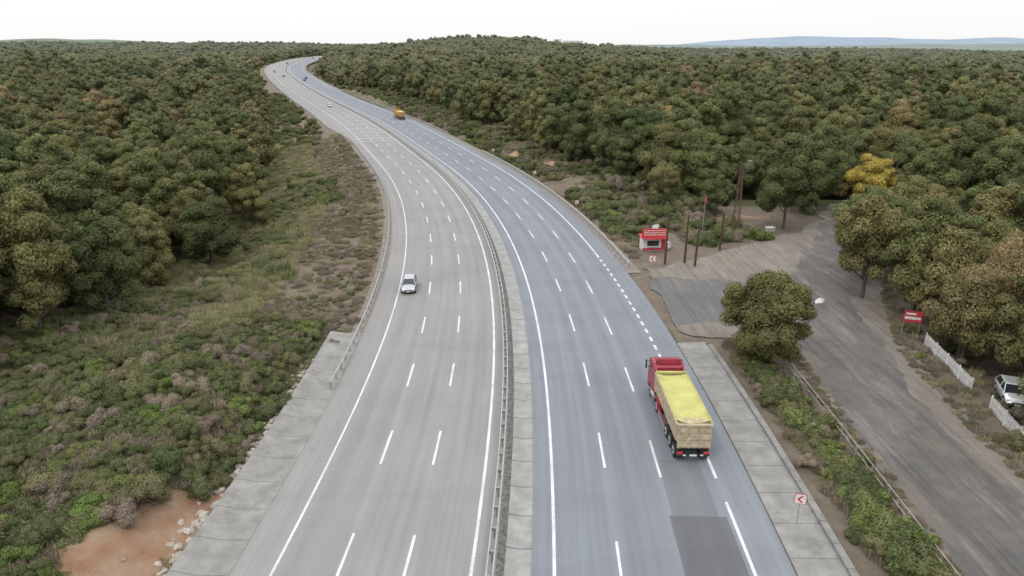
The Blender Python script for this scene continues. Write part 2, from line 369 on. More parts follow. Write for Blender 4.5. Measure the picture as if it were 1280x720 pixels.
def lotmat(name,a,b_,c_,dirt,wet,da=.5,rot=0.0):
    m,nt,p=newmat(name); P=pos(nt)
    n1=noise(nt,P,.16,6,.65,.38,.62); n2=noise(nt,P,1.3,6,.75,.4,.65); n3=noise(nt,P,12,5,.8,.3,.7); n4=noise(nt,scalevec(nt,P,(.45,.11,1),rot),1.0,6,.7,.53,.66); n5=noise(nt,scalevec(nt,P,(.3,.15,1),rot),1.0,7,.75,.48,.6)
    n6=noise(nt,scalevec(nt,P,(1.7,.05,1),rot),1.0,4,.6,.5,.64)
    c=mixc(nt,n1,a,b_); c=mixc(nt,math_(nt,'MULTIPLY',n2,.5),c,tuple(q*.68 for q in a))
    c=mixc(nt,math_(nt,'MULTIPLY',n3,.45),c,tuple(q*1.2 for q in b_)); c=mixc(nt,math_(nt,'MULTIPLY',n5,da),c,dirt); c=mixc(nt,math_(nt,'MULTIPLY',n4,.6),c,c_)
    c=mixc(nt,math_(nt,'MULTIPLY',n6,.45),c,tuple(q*.55 for q in a))
    nt.links.new(c,p.inputs['Base Color']); p.inputs['Roughness'].default_value=.92
    if wet:
        r=N(nt,'ShaderNodeMapRange'); r.inputs[3].default_value=.9; r.inputs[4].default_value=.45; nt.links.new(n4,r.inputs[0]); nt.links.new(r.outputs[0],p.inputs['Roughness'])
    bump(nt,p,n3,.8,.06); return m
mLot=lotmat('gravel_lot',(.175,.155,.133),(.26,.232,.2),(.31,.285,.25),(.215,.17,.13),False,.75,.9)
mSide=lotmat('worn_asphalt',(.105,.10,.096),(.165,.155,.145),(.26,.245,.225),(.20,.17,.142),True,.8,.12)
mBand=lotmat('dark_asphalt',(.115,.115,.116),(.155,.153,.152),(.22,.21,.195),(.18,.16,.138),False,.6,1.45)
poly_sheet('gravel_lot',[(17.45,66),(20.5,64.5),(24.5,63.5),(27.0,60.5),(26,54),(25.4,45),(25,38),(24.6,31),(24,10),(22,-60),(32.5,-60),(34.2,0),(35,31),(35.6,38),(36.2,46),(38.6,61),(44.6,76.6),(57.8,101.6),(68.4,127.5),(60,128),(52,113),(46.4,106.6),(35,99.6),(25,91),(20.5,88),(17.45,88)],.006,mLot,.9)
poly_sheet('side_road',[(21.5,70),(24,67),(26.5,64),(28.2,61),(26.8,54),(26.0,45),(25.6,38),(25.1,31),(24.4,10),(22.6,-60),(30,-60),(31.6,0),(32.6,31),(33.2,38),(33.7,46),(36,61),(41.0,76),(50,96),(59,118),(62,127),(60,126),(53.5,114),(45.5,99),(39,89),(34,83),(28,79)],.014,mSide,1.1)
poly_sheet('dark_asphalt_band',[(17.45,67.5),(22,68.5),(28,70),(33,70),(36.5,76),(34,80.5),(28,82.5),(22,83.5),(17.45,84)],.022,mBand,1.0)
# ------------------------------------------------------------------ vegetation prototypes
def leaves(cent,rad,n,size,up=.15,jit=.75,rs=None,asp=1.3):
    rs=rs or rng
    cent=np.array(cent,float); rad=np.array(rad,float)
    pr=rad**2/np.sum(rad**2); li=rs.choice(len(rad),n,p=pr)
    dr=rs.normal(size=(n,3)); dr[:,2]+=up; dr/=np.linalg.norm(dr,axis=1)[:,None]
    rr=rad[li]*(.80+.30*rs.random(n)); P=cent[li]+dr*rr[:,None]*np.array([1,1,.85])
    nrm=dr+rs.normal(size=(n,3))*jit*.5; nrm/=np.linalg.norm(nrm,axis=1)[:,None]
    t=np.cross(nrm,rs.normal(size=(n,3))); t/=np.linalg.norm(t,axis=1)[:,None]; bt=np.cross(nrm,t)
    s=(size*(.6+.8*rs.random(n)))[:,None]
    vs=np.stack([P-t*s*asp*.5,P-bt*s*.42,P+t*s*asp*.5,P+bt*s*.42],1).reshape(-1,3)
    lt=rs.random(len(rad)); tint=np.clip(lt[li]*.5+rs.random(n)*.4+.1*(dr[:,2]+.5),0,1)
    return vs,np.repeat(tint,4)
_ico=None
def ico():
    global _ico
    if _ico is None:
        import bmesh
        bm=bmesh.new(); bmesh.ops.create_icosphere(bm,subdivisions=2,radius=1); 
        _ico=(np.array([v.co[:] for v in bm.verts]),[tuple(v.index for v in f.verts) for f in bm.faces]); bm.free()
    return _ico
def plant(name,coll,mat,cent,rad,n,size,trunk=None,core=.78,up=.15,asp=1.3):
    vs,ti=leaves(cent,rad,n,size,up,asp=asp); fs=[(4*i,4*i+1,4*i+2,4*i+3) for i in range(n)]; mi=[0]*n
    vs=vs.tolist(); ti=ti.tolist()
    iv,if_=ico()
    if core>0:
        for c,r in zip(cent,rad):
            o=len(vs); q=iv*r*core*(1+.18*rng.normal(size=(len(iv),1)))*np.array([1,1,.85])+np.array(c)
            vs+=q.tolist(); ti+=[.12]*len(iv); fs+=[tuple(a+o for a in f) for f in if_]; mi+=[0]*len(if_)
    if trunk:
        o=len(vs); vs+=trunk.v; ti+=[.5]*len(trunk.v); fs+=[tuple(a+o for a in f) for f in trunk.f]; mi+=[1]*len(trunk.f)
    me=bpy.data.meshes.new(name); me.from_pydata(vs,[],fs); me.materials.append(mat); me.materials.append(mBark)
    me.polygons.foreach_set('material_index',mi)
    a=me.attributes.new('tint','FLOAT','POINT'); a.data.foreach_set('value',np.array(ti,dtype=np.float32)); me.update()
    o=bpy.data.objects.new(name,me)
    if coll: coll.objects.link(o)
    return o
def crown(H,Rc,base,nl,lr):
    c=[];r=[]
    zc=(H+base)/2; hz=(H-base)/2
    for i in range(nl):
        z=rng.uniform(-.9,.95); a=rng.uniform(0,2*math.pi); wR=math.sqrt(max(0,1-abs(z+.12)**2.4)) if abs(z+.12)<1 else .25
        rad=Rc*wR*rng.uniform(.5,.86)
        rr=Rc*lr*rng.uniform(.7,1.3)*(1.0-.25*max(0,z))
        c.append((rad*math.cos(a),rad*math.sin(a),zc+z*(hz-rr*.5))); r.append(rr)
    c.append((0,0,zc)); r.append(Rc*.58); c.append((0,0,zc+hz*.45)); r.append(Rc*.45); c.append((0,0,zc-hz*.4)); r.append(Rc*.45)
    return c,r
def trunk(H,Rc,base,r=.22,limbs=6):
    b=B(); b.cyl((0,0,-.5),(.1,0,base*.9+.5),r*1.25,r*.85,8); b.cyl((.1,0,base*.9+.4),(0,.1,H*.72),r*.85,r*.3,7)
    for i in range(limbs):
        a=i*2.4+rng.uniform(-.4,.4); z0=base*.8+ (H-base)*.07*i; L=Rc*rng.uniform(.55,.85)
        p1=(L*.5*math.cos(a),L*.5*math.sin(a),z0+L*.35); p2=(L*math.cos(a),L*math.sin(a),z0+L*.8)
        b.cyl((0.05,0,z0),p1,r*.45,r*.28,5); b.cyl(p1,p2,r*.28,r*.08,5)
    return b
def mkcoll(n): return bpy.data.collections.new(n)
cHi=mkcoll('proto_trees_near'); cMid=mkcoll('proto_trees_mid'); cFar=mkcoll('proto_trees_far')
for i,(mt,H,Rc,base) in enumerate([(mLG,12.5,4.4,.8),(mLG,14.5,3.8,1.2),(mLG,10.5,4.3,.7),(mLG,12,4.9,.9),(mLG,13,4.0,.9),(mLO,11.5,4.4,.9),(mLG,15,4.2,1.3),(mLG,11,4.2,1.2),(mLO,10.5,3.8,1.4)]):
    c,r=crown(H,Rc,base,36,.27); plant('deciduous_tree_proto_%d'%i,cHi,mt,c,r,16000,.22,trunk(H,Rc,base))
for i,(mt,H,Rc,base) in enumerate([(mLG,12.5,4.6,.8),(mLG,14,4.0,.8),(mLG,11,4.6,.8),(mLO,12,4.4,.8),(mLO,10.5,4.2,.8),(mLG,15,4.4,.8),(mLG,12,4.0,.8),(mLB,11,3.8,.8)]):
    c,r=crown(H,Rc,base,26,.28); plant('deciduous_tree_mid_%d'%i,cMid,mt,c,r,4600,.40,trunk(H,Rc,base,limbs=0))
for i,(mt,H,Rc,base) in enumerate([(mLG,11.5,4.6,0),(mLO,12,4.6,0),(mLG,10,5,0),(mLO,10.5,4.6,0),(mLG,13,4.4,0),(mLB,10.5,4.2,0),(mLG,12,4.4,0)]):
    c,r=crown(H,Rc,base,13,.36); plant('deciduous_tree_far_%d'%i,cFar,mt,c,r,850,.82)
def bushp(name,coll,mt,W,H,n,size,nl=9,core=.75,asp=1.3):
    c=[];r=[]
    for i in range(nl):
        a=rng.uniform(0,2*math.pi); q=W*.5*math.sqrt(rng.random())*.8; rr=W*rng.uniform(.13,.26)
        c.append((q*math.cos(a),q*math.sin(a),rng.uniform(.15,1)*(H-rr))); r.append(rr)
    return plant(name,coll,mt,c,r,n,size,core=core,up=.35,asp=asp)
cBu=mkcoll('proto_bushes'); 
for i,mt in enumerate([mBG,mBG,mBG,mBG,mBG,mBG,mBB,mBD]): bushp('bush_%d'%i,cBu,mt,2.4,rng.uniform(.8,1.7),3400,.09,nl=13)
cBB=mkcoll('proto_bushes_bright'); 
for i,mt in enumerate([mBB,mBG,mBG]): bushp('bush_bright_%d'%i,cBB,mt,2.4,rng.uniform(1.2,1.8),2800,.115,nl=11)
cBd=mkcoll('proto_bushes_dry')
for i,mt in enumerate([mBD,mBD,mBD,mBG]): bushp('weed_dry_%d'%i,cBd,mt,1.6,.8,1000,.085,6,core=.0,asp=2.6)
def tuft(name,coll,mt,n,h,w):
    vs=[];fs=[];ti=[]
    for i in range(n):
        a=rng.uniform(0,6.28); q=w*math.sqrt(rng.random()); x=q*math.cos(a);y=q*math.sin(a); hh=h*rng.uniform(.5,1.1); b_=rng.uniform(0,6.28); l=hh*rng.uniform(.1,.6); ww=.022
        px,py=-math.sin(b_)*ww,math.cos(b_)*ww
        o=len(vs); vs+=[(x-px,y-py,-.05),(x+px,y+py,-.05),(x+math.cos(b_)*l*.4+px,y+math.sin(b_)*l*.4+py,hh*.6),(x+math.cos(b_)*l*.4-px,y+math.sin(b_)*l*.4-py,hh*.6),(x+math.cos(b_)*l,y+math.sin(b_)*l,hh)]
        fs+=[(o,o+1,o+2,o+3),(o+3,o+2,o+4)]; ti+=[rng.uniform(.2,1)]*5
    me=bpy.data.meshes.new(name); me.from_pydata(vs,[],fs); me.materials.append(mt)
    at=me.attributes.new('tint','FLOAT','POINT'); at.data.foreach_set('value',np.array(ti,dtype=np.float32))
    o=bpy.data.objects.new(name,me); coll.objects.link(o)
cGr=mkcoll('proto_grass')
tuft('tuft_a',cGr,mGG,260,.6,.8); tuft('tuft_b',cGr,mGG,260,.45,.8); tuft('tuft_c',cGr,mGS,240,.7,.75); tuft('tuft_d',cGr,mGG,240,.8,.7)
cGd=mkcoll('proto_grass_dry')
tuft('tuftd_a',cGd,mGS,220,.5,.8); tuft('tuftd_b',cGd,mBD,260,.6,.8); tuft('tuftd_c',cGd,mGG,160,.4,.8); tuft('tuftd_d',cGd,mBD,260,.45,.8)
# ------------------------------------------------------------------ scatter by geometry nodes
def scatter(name,x,y,coll,smin,smax,zoff=0,tilt=.06,zs=(.9,1.1),extra=None):
    n=len(x)
    if n==0: return
    z=ground(x,y)+zoff
    me=bpy.data.meshes.new(name); me.from_pydata(np.stack([x,y,z],1).tolist(),[],[])
    s=smin+(smax-smin)*rng.random(n)
    if extra is not None: s=s*extra
    sc=np.stack([s,s,s*rng.uniform(zs[0],zs[1],n)],1)
    ro=np.stack([rng.normal(size=n)*tilt,rng.normal(size=n)*tilt,rng.random(n)*6.283],1)
    a=me.attributes.new('i_scale','FLOAT_VECTOR','POINT'); a.data.foreach_set('vector',sc.astype(np.float32).ravel())
    a=me.attributes.new('i_rot','FLOAT_VECTOR','POINT'); a.data.foreach_set('vector',ro.astype(np.float32).ravel())
    a=me.attributes.new('i_idx','INT','POINT'); a.data.foreach_set('value',rng.integers(0,len(coll.objects),n).astype(np.int32))
    o=bpy.data.objects.new(name,me); scene.collection.objects.link(o)
    ng=bpy.data.node_groups.new('scatter_'+name,'GeometryNodeTree')
    ng.interface.new_socket(name='Geometry',in_out='INPUT',socket_type='NodeSocketGeometry'); ng.interface.new_socket(name='Geometry',in_out='OUTPUT',socket_type='NodeSocketGeometry')
    gi=ng.nodes.new('NodeGroupInput'); go=ng.nodes.new('NodeGroupOutput'); ip=ng.nodes.new('GeometryNodeInstanceOnPoints')
    ci=ng.nodes.new('GeometryNodeCollectionInfo'); ci.inputs['Collection'].default_value=coll; ci.inputs['Separate Children'].default_value=True; ci.inputs['Reset Children'].default_value=True
    def na(nm,t):
        q=ng.nodes.new('GeometryNodeInputNamedAttribute'); q.data_type=t; q.inputs['Name'].default_value=nm; return q.outputs['Attribute']
    L=ng.links; L.new(gi.outputs[0],ip.inputs['Points']); L.new(ci.outputs[0],ip.inputs['Instance']); ip.inputs['Pick Instance'].default_value=True
    L.new(na('i_idx','INT'),ip.inputs['Instance Index']); L.new(na('i_scale','FLOAT_VECTOR'),ip.inputs['Scale'])
    er=ng.nodes.new('FunctionNodeEulerToRotation'); L.new(na('i_rot','FLOAT_VECTOR'),er.inputs[0]); L.new(er.outputs[0],ip.inputs['Rotation'])
    L.new(ip.outputs[0],go.inputs[0])
    md=o.modifiers.new('scatter','NODES'); md.node_group=ng
    return o
def jgrid(x0,x1,y0,y1,sp):
    a,b_=np.meshgrid(np.arange(x0,x1,sp),np.arange(y0,y1,sp)); a=a.ravel();b_=b_.ravel()
    return a+rng.uniform(-.47,.47,len(a))*sp, b_+rng.uniform(-.47,.47,len(a))*sp
def forest_mask(x,y):
    d,yc=road_d(x,y); nz=vnoise(x,y,16,31)*8-4
    L=np.where(y<330,-(42+nz),-(36+nz*.7)); 
    m=(d<L)
    rr=39-6.5*sstep(140,175,y)+nz*.8
    lotfree=(y<132)&(x<lot_right(y)+4.5+np.clip((60-y)*.1,0,3))
    m|=(d>rr)&~lotfree
    m&=~((np.abs(x-128)<62)&(y>1270)&(y<1520))
    m&=(np.abs(x)<.98*y+60)
    return m
x,y=jgrid(-300,300,50,190,7.0); q=forest_mask(x,y)
single=q&(x>20)&(x<62)&(y<112)
q&=~single
xs1,ys1=x[q],y[q]; scatter('forest_near',xs1,ys1,cHi,.72,1.34,-.2,extra=np.where((xs1<0)&(ys1<120),1.1,1.0))
sx_,sy_=x[single],y[single]
x,y=jgrid(34,120,22,50,6.6); q=forest_mask(x,y); sx_=np.concatenate([sx_,x[q]]); sy_=np.concatenate([sy_,y[q]])
x,y=jgrid(-560,560,190,520,7.2); q=forest_mask(x,y); scatter('forest_middle',x[q],y[q],cMid,.6,1.38,-.2)
x,y=jgrid(-1300,1300,520,1250,8.0); q=forest_mask(x,y); scatter('forest_far',x[q],y[q],cFar,.65,1.5,-.3)
x,y=jgrid(-3400,3400,1250,3300,17); q=forest_mask(x,y); scatter('forest_distant',x[q],y[q],cFar,1.4,2.0,-2,zs=(.5,.75))
def tree(name,mesh,x,y,s,rz=0,sz=None,zo=0):
    o=bpy.data.objects.new(name,mesh); scene.collection.objects.link(o)
    o.location=(x,y,float(ground(np.array([x]),np.array([y]))[0])+zo); o.scale=(s,s,sz or s); o.rotation_euler=(0,0,rz); return o
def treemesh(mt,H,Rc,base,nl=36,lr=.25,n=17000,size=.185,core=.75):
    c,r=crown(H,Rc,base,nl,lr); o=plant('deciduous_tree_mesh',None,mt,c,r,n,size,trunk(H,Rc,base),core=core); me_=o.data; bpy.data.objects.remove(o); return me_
tmG=[treemesh(mLG,10.5,4.4,1.6),treemesh(mLG,12.5,4.2,2.4,lr=.24,core=.6)]
tmO=[treemesh(mLO,11.5,4.3,2.6,lr=.24,core=.6),treemesh(mLO,10,4.0,2.2,lr=.22,core=.5,n=14000)]
tmB=[treemesh(mLB,10,4.2,2.4,nl=30,lr=.2,n=9500,core=.3,size=.16),treemesh(mLB,11,4.0,2.8,nl=30,lr=.2,n=8500,core=.25,size=.16)]
tmY=treemesh(mLY,10,3.6,1.6,lr=.25,n=13000,size=.17)
for a,b_ in zip(sx_,sy_):
    u_=rng.random(); near=b_<75
    if near: mesh=tmO[int(u_*40)%2] if u_<.40 else (tmB[int(u_*40)%2] if u_<.75 else tmG[int(u_*40)%2])
    else: mesh=tmG[int(u_*40)%2] if u_<.45 else (tmO[int(u_*40)%2] if u_<.8 else (tmB[0] if u_<.95 else tmY))
    s_=rng.uniform(.85,1.15); tree('deciduous_tree',mesh,float(a),float(b_),s_,rng.uniform(0,6),sz=s_*rng.uniform(.95,1.2),zo=-.1)
# feature trees
tree('oak_tree',treemesh(mLG,9.2,4.4,.7,nl=50,lr=.23,n=24000,size=.165),23.6,58.5,1.0,.4)
tree('oak_tree',treemesh(mLG,15.6,5.8,2.0,nl=50,lr=.22,n=26000,size=.23),44.5,109,1.0,1.1)
tree('yellow_tree',tmY,62,117,1.15,0)
tree('yellow_tree',tmY,73,112,.8,2)
for a,b_,s,me_ in ((41.5,76,1.1,tmO[0]),(44,70,1.1,tmG[1]),(45.5,84,1.15,tmG[0]),(54,92,1.05,tmO[1]),(58,97,1.05,tmG[0]),(36,118,.7,tmG[0]),(28,125,.75,tmO[0]),(52,121,1.15,tmG[0]),(57,126,1.2,tmG[1]),(44.2,61.5,1.05,tmB[0]),(46.5,54.5,1.1,tmO[1])):
    tree('deciduous_tree',me_,a,b_,s,a)
# ------------------------------------------------------------------ shrubs, grass
x,y=jgrid(-75,-14,24,84,1.15); d,_=road_d(x,y); nz=vnoise(x,y,6,41)
q=(d<-18.8)&(d>-55)&((y<64+6*nz)|(d<-34))&~(soil_left(x,y)>.42+.3*vnoise(x,y,2,44))
scatter('shrubs',x[q],y[q],cBu,.42,1.05,-.15,extra=(.6+.75*nz[q]))
x,y=jgrid(-130,10,78,230,2.8); d,_=road_d(x,y); nz=vnoise(x,y,9,42)
q=(d<-28)&(d>-46)&(nz>.5); scatter('shrubs',x[q],y[q],cBu,.5,1.3,-.15)
x,y=jgrid(-175,0,100,420,2.2); d,_=road_d(x,y); nz=vnoise(x,y,14,43)
q=(d<-24)&(d>-41)&(nz>.64); scatter('bright_shrubs',x[q],y[q],cBB,.6,1.4,-.15)
x,y=jgrid(-75,0,62,230,1.25); d,_=road_d(x,y); nz=vnoise(x,y,5,45)
q=(d<-16.6)&(d>-32-5*nz)&(nz>.35); scatter('dry_weeds',x[q],y[q],cBd,.35,.95,-.05)
x,y=jgrid(-95,0,60,240,.95); d,_=road_d(x,y); nz=vnoise(x,y,7,46)
q=(d<-27)&(d>-47)&(rng.random(len(x))<.85); scatter('grass',x[q],y[q],cGr,.7,1.35,-.02)
x,y=jgrid(-95,0,22,240,1.2); d,_=road_d(x,y)
q=(d<-16)&(d>-36)&(rng.random(len(x))<.65)&~((d>-18.3)&(y<66))&~(soil_left(x,y)>.5); scatter('dry_grass',x[q],y[q],cGd,.5,1.1,-.02)
# right verge beyond the junction
x,y=jgrid(-90,75,90,330,1.6); d,_=road_d(x,y); nz=vnoise(x,y,8,47)
inl=(x<lot_right(y)+1)&(y<134)&((y<92+(x-20)*.55)&(x<47)|(x>=47)&(y<109+(x-47)*1.3))
inl|=(soil_right(x,y)>.45+.3*vnoise(x,y,2.5,48))
q=(d>19.5)&(d<44)&~inl&(nz>.25)&(rng.random(len(x))<.8); scatter('verge_grass',x[q],y[q],cGd,.7,1.5,-.02)
q=(d>20.5)&(d<44)&~inl&(nz>.38)&(rng.random(len(x))<.55); scatter('verge_shrubs',x[q],y[q],cBu,.6,1.8,-.15)
x,y=jgrid(-140,75,230,520,3.0); d,_=road_d(x,y); q=(np.abs(d)>22)&(d>-60)&(d<46)&(rng.random(len(x))<.6); scatter('verge_shrubs',x[q],y[q],cBu,.8,1.9,-.2)
x,y=jgrid(-320,0,520,1000,5.0); d,_=road_d(x,y); q=(np.abs(d)>24)&(np.abs(d)<46)&(rng.random(len(x))<.5); scatter('verge_shrubs',x[q],y[q],cBu,1.2,2.4,-.3)
# hedge between slip gutter and side road
ys_=rng.uniform(-10,60,210); xs_=np.interp(ys_,[-10,30,48,60],[22.2,22.9,23.3,22.6])+rng.normal(size=210)*.45
scatter('hedge',xs_,ys_,cBB,.5,1.1,.0,extra=.7+.6*vnoise(xs_,ys_,4,5))
ys_=rng.uniform(-10,62,150); xs_=np.interp(ys_,[-10,30,48,60],[22.0,22.7,23.1,22.4])+rng.normal(size=150)*.8
scatter('hedge',xs_,ys_,cBu,.4,.9,.0)
ys_=rng.uniform(0,63,700); xs_=21.2+rng.random(700)*3.2; scatter('grass_strip',xs_,ys_,cGd,.4,.9,.08)
ys_=rng.uniform(20,60,260); xs_=np.interp(ys_,[10,31,38,45,54,60],[24.3,25.0,25.5,25.9,26.6,27.6])+rng.normal(size=260)*.35; scatter('grass_strip',xs_,ys_,cGd,.15,.5,.1)
ys_=rng.uniform(20,100,420); xs_=lot_right(ys_)+.9+np.abs(rng.normal(size=420))*.8; scatter('grass_strip',xs_,ys_,cGd,.15,.6,.1)
x,y=jgrid(32,62,24,110,1.2); lr_=lot_right(y); q=(x>lr_+2.0)&(x<lr_+12)&(rng.random(len(x))<.6); scatter('verge_grass',x[q],y[q],cGd,.4,.9,.08)
q=(x>lr_+2.5)&(x<lr_+9)&(rng.random(len(x))<.16); scatter('verge_shrubs',x[q],y[q],cBu,.4,.9,.05)
# rocks by left gutter
rb=B(); iv,if_=ico()
for i in range(200):
    yc=rng.uniform(26,60); d=-18.1-abs(rng.normal())*.7; s=rng.uniform(.07,.28)*(1.4 if i%9==0 else 1); X_,Y_,Z_=rp(yc,d)
    zz=float(ground(np.array([X_]),np.array([Y_]))[0]); q_=iv*np.array([s,s*rng.uniform(.7,1.3),s*.6])*(1+.15*rng.normal(size=(len(iv),1)))+np.array([X_,Y_,zz+s*.2])
    rb.add(q_.tolist(),if_)
rb.build('limestone_rubble',[simple('limestone',(.44,.40,.34),.95,0,.4,2)])
# ------------------------------------------------------------------ vehicles
def wheel(b,x,y,r,w,side,rim=1,tyre=0):
    x0=x-w/2;x1=x+w/2
    b.cyl((x0,y,r),(x1,y,r),r,r,18,tyre); xo=x1 if side>0 else x0
    b.cyl((xo,y,r),(xo+side*.012,y,r),r*.62,r*.56,14,rim); b.cyl((xo+side*.012,y,r),(xo+side*.05,y,r),r*.2,r*.16,8,tyre)
def car(name,loc,rot,col,L=4.3,W=1.76,H=1.48,metal=.5):
    e=empty(name,loc,rot); paint=simple('car_paint_'+name,col,.3,metal,.05,2,.6,.6)
    b=B(); h=W/2
    S=[(-L/2,.80*h,.62,.38),(-L/2+.10,.93*h,.86,.28),(-L/2+.5,.98*h,.94,.22),(-.7,h,.95,.2),(.5,h,.93,.2),(L*.5-1.15,.99*h,.90,.2),(L/2-.5,.96*h,.80,.22),(L/2-.14,.88*h,.68,.26),(L/2,.74*h,.55,.34)]
    secs=[]
    for y_,w_,t_,b_ in S:
        secs.append([(-w_*.92,y_,b_),(-w_,y_,b_+.14),(-w_,y_,t_-.22),(-w_*.94,y_,t_-.04),(-w_*.6,y_,t_+.02),(0,y_,t_+.035),(w_*.6,y_,t_+.02),(w_*.94,y_,t_-.04),(w_,y_,t_-.22),(w_,y_,b_+.14),(w_*.92,y_,b_)])
    b.loft(secs,0); b.build('body',[paint],e,smooth=True,bevel=0)
    c=B(); yb0,yb1=-L/2+.28,L*.5-1.1; yr0,yr1=-L/2+.75,.28; rw=h*.72; bw=h*.93; zb=.90
    lo=[(-bw,yb0,zb),(bw,yb0,zb),(bw,yb1,zb),(-bw,yb1,zb)]; up=[(-rw,yr0,H-.06),(rw,yr0,H-.06),(rw,yr1,H-.06),(-rw,yr1,H-.06)]
    c.loft([lo,up],0); c.build('windows',[mGlass],e)
    r=B(); r.loft([[(-rw*1.03,yr0-.05,H-.07),(rw*1.03,yr0-.05,H-.07),(rw*1.03,yr1+.05,H-.07),(-rw*1.03,yr1+.05,H-.07)],[(-rw*.9,yr0+.08,H),(rw*.9,yr0+.08,H),(rw*.9,yr1-.1,H),(-rw*.9,yr1-.1,H)]],0)
    for i in range(4): r.cyl(lo[i],up[i],.045,.04,6,0,False)
    for s in (-1,1):
        r.cyl((s*bw,-.25,zb),(s*rw,-.3,H-.06),.04,.035,6,0,False)
        r.box((s*(h+.06),yb1-.35,.98),(.16,.1,.12),0)
    r.build('roof_and_pillars',[paint],e)
    t=B()
    for s in (-1,1):
        for yw in (-L*.30,L*.31): wheel(t,s*(h-.10),yw,.32,.21,s)
        for yw in (-L*.30,L*.31): t.cyl((s*(h-.04),yw,.34),(s*(h+.004),yw,.34),.385,.385,18,0)
    t.build('wheels',[mRubber,mSteel],e)
    d=B()
    d.box((0,L/2-.02,.5),(.8,.08,.16),0); d.box((0,L/2+.02,.4),(.5,.03,.11),1)
    for s in (-1,1):
        d.box((s*h*.66,L/2-.16,.66),(.34,.16,.13),2,rx=-.3); d.box((s*h*.78,-L/2+.06,.74),(.22,.08,.2),3)
    d.box((0,-L/2+.0,.6),(.5,.05,.11),1); d.box((0,L/2-.03,.31),(1.2,.1,.09),0)
    d.build('lights_and_grille',[mDark,mWhite,simple('headlamp',(.75,.77,.8),.15,.2,.1,3),mRedP],e)
    return e
X_,Y_,Z_=rp(80,-10.9); car('silver_car',(X_,Y_,.004),heading(80)+math.pi,(.42,.44,.46))
def roadcar(name,y_,d_,col,away):
    X_,Y_,Z_=rp(y_,d_); car(name,(X_,Y_,Z_+.01),heading(y_)+(0 if away else math.pi),col)
roadcar('white_car',355,-6,(.7,.7,.7),False); roadcar('blue_car',545,6,(.03,.05,.14),True); roadcar('dark_car',565,9.5,(.05,.05,.06),True)
roadcar('blue_car',585,-6,(.03,.05,.14),False); roadcar('dark_car',640,-10,(.05,.05,.06),False); roadcar('white_car',800,-9,(.7,.7,.7),False); roadcar('dark_car',760,-4,(.05,.05,.06),False); roadcar('red_car',870,8,(.3,.03,.03),True)
car('white_car',(42.3,51.6,-.08),2.75,(.7,.7,.7)); car('white_car',(56.0,101.8,.02),1.2,(.7,.7,.7)); car('dark_car',(42.5,44.5,-.1),2.8,(.08,.08,.09))
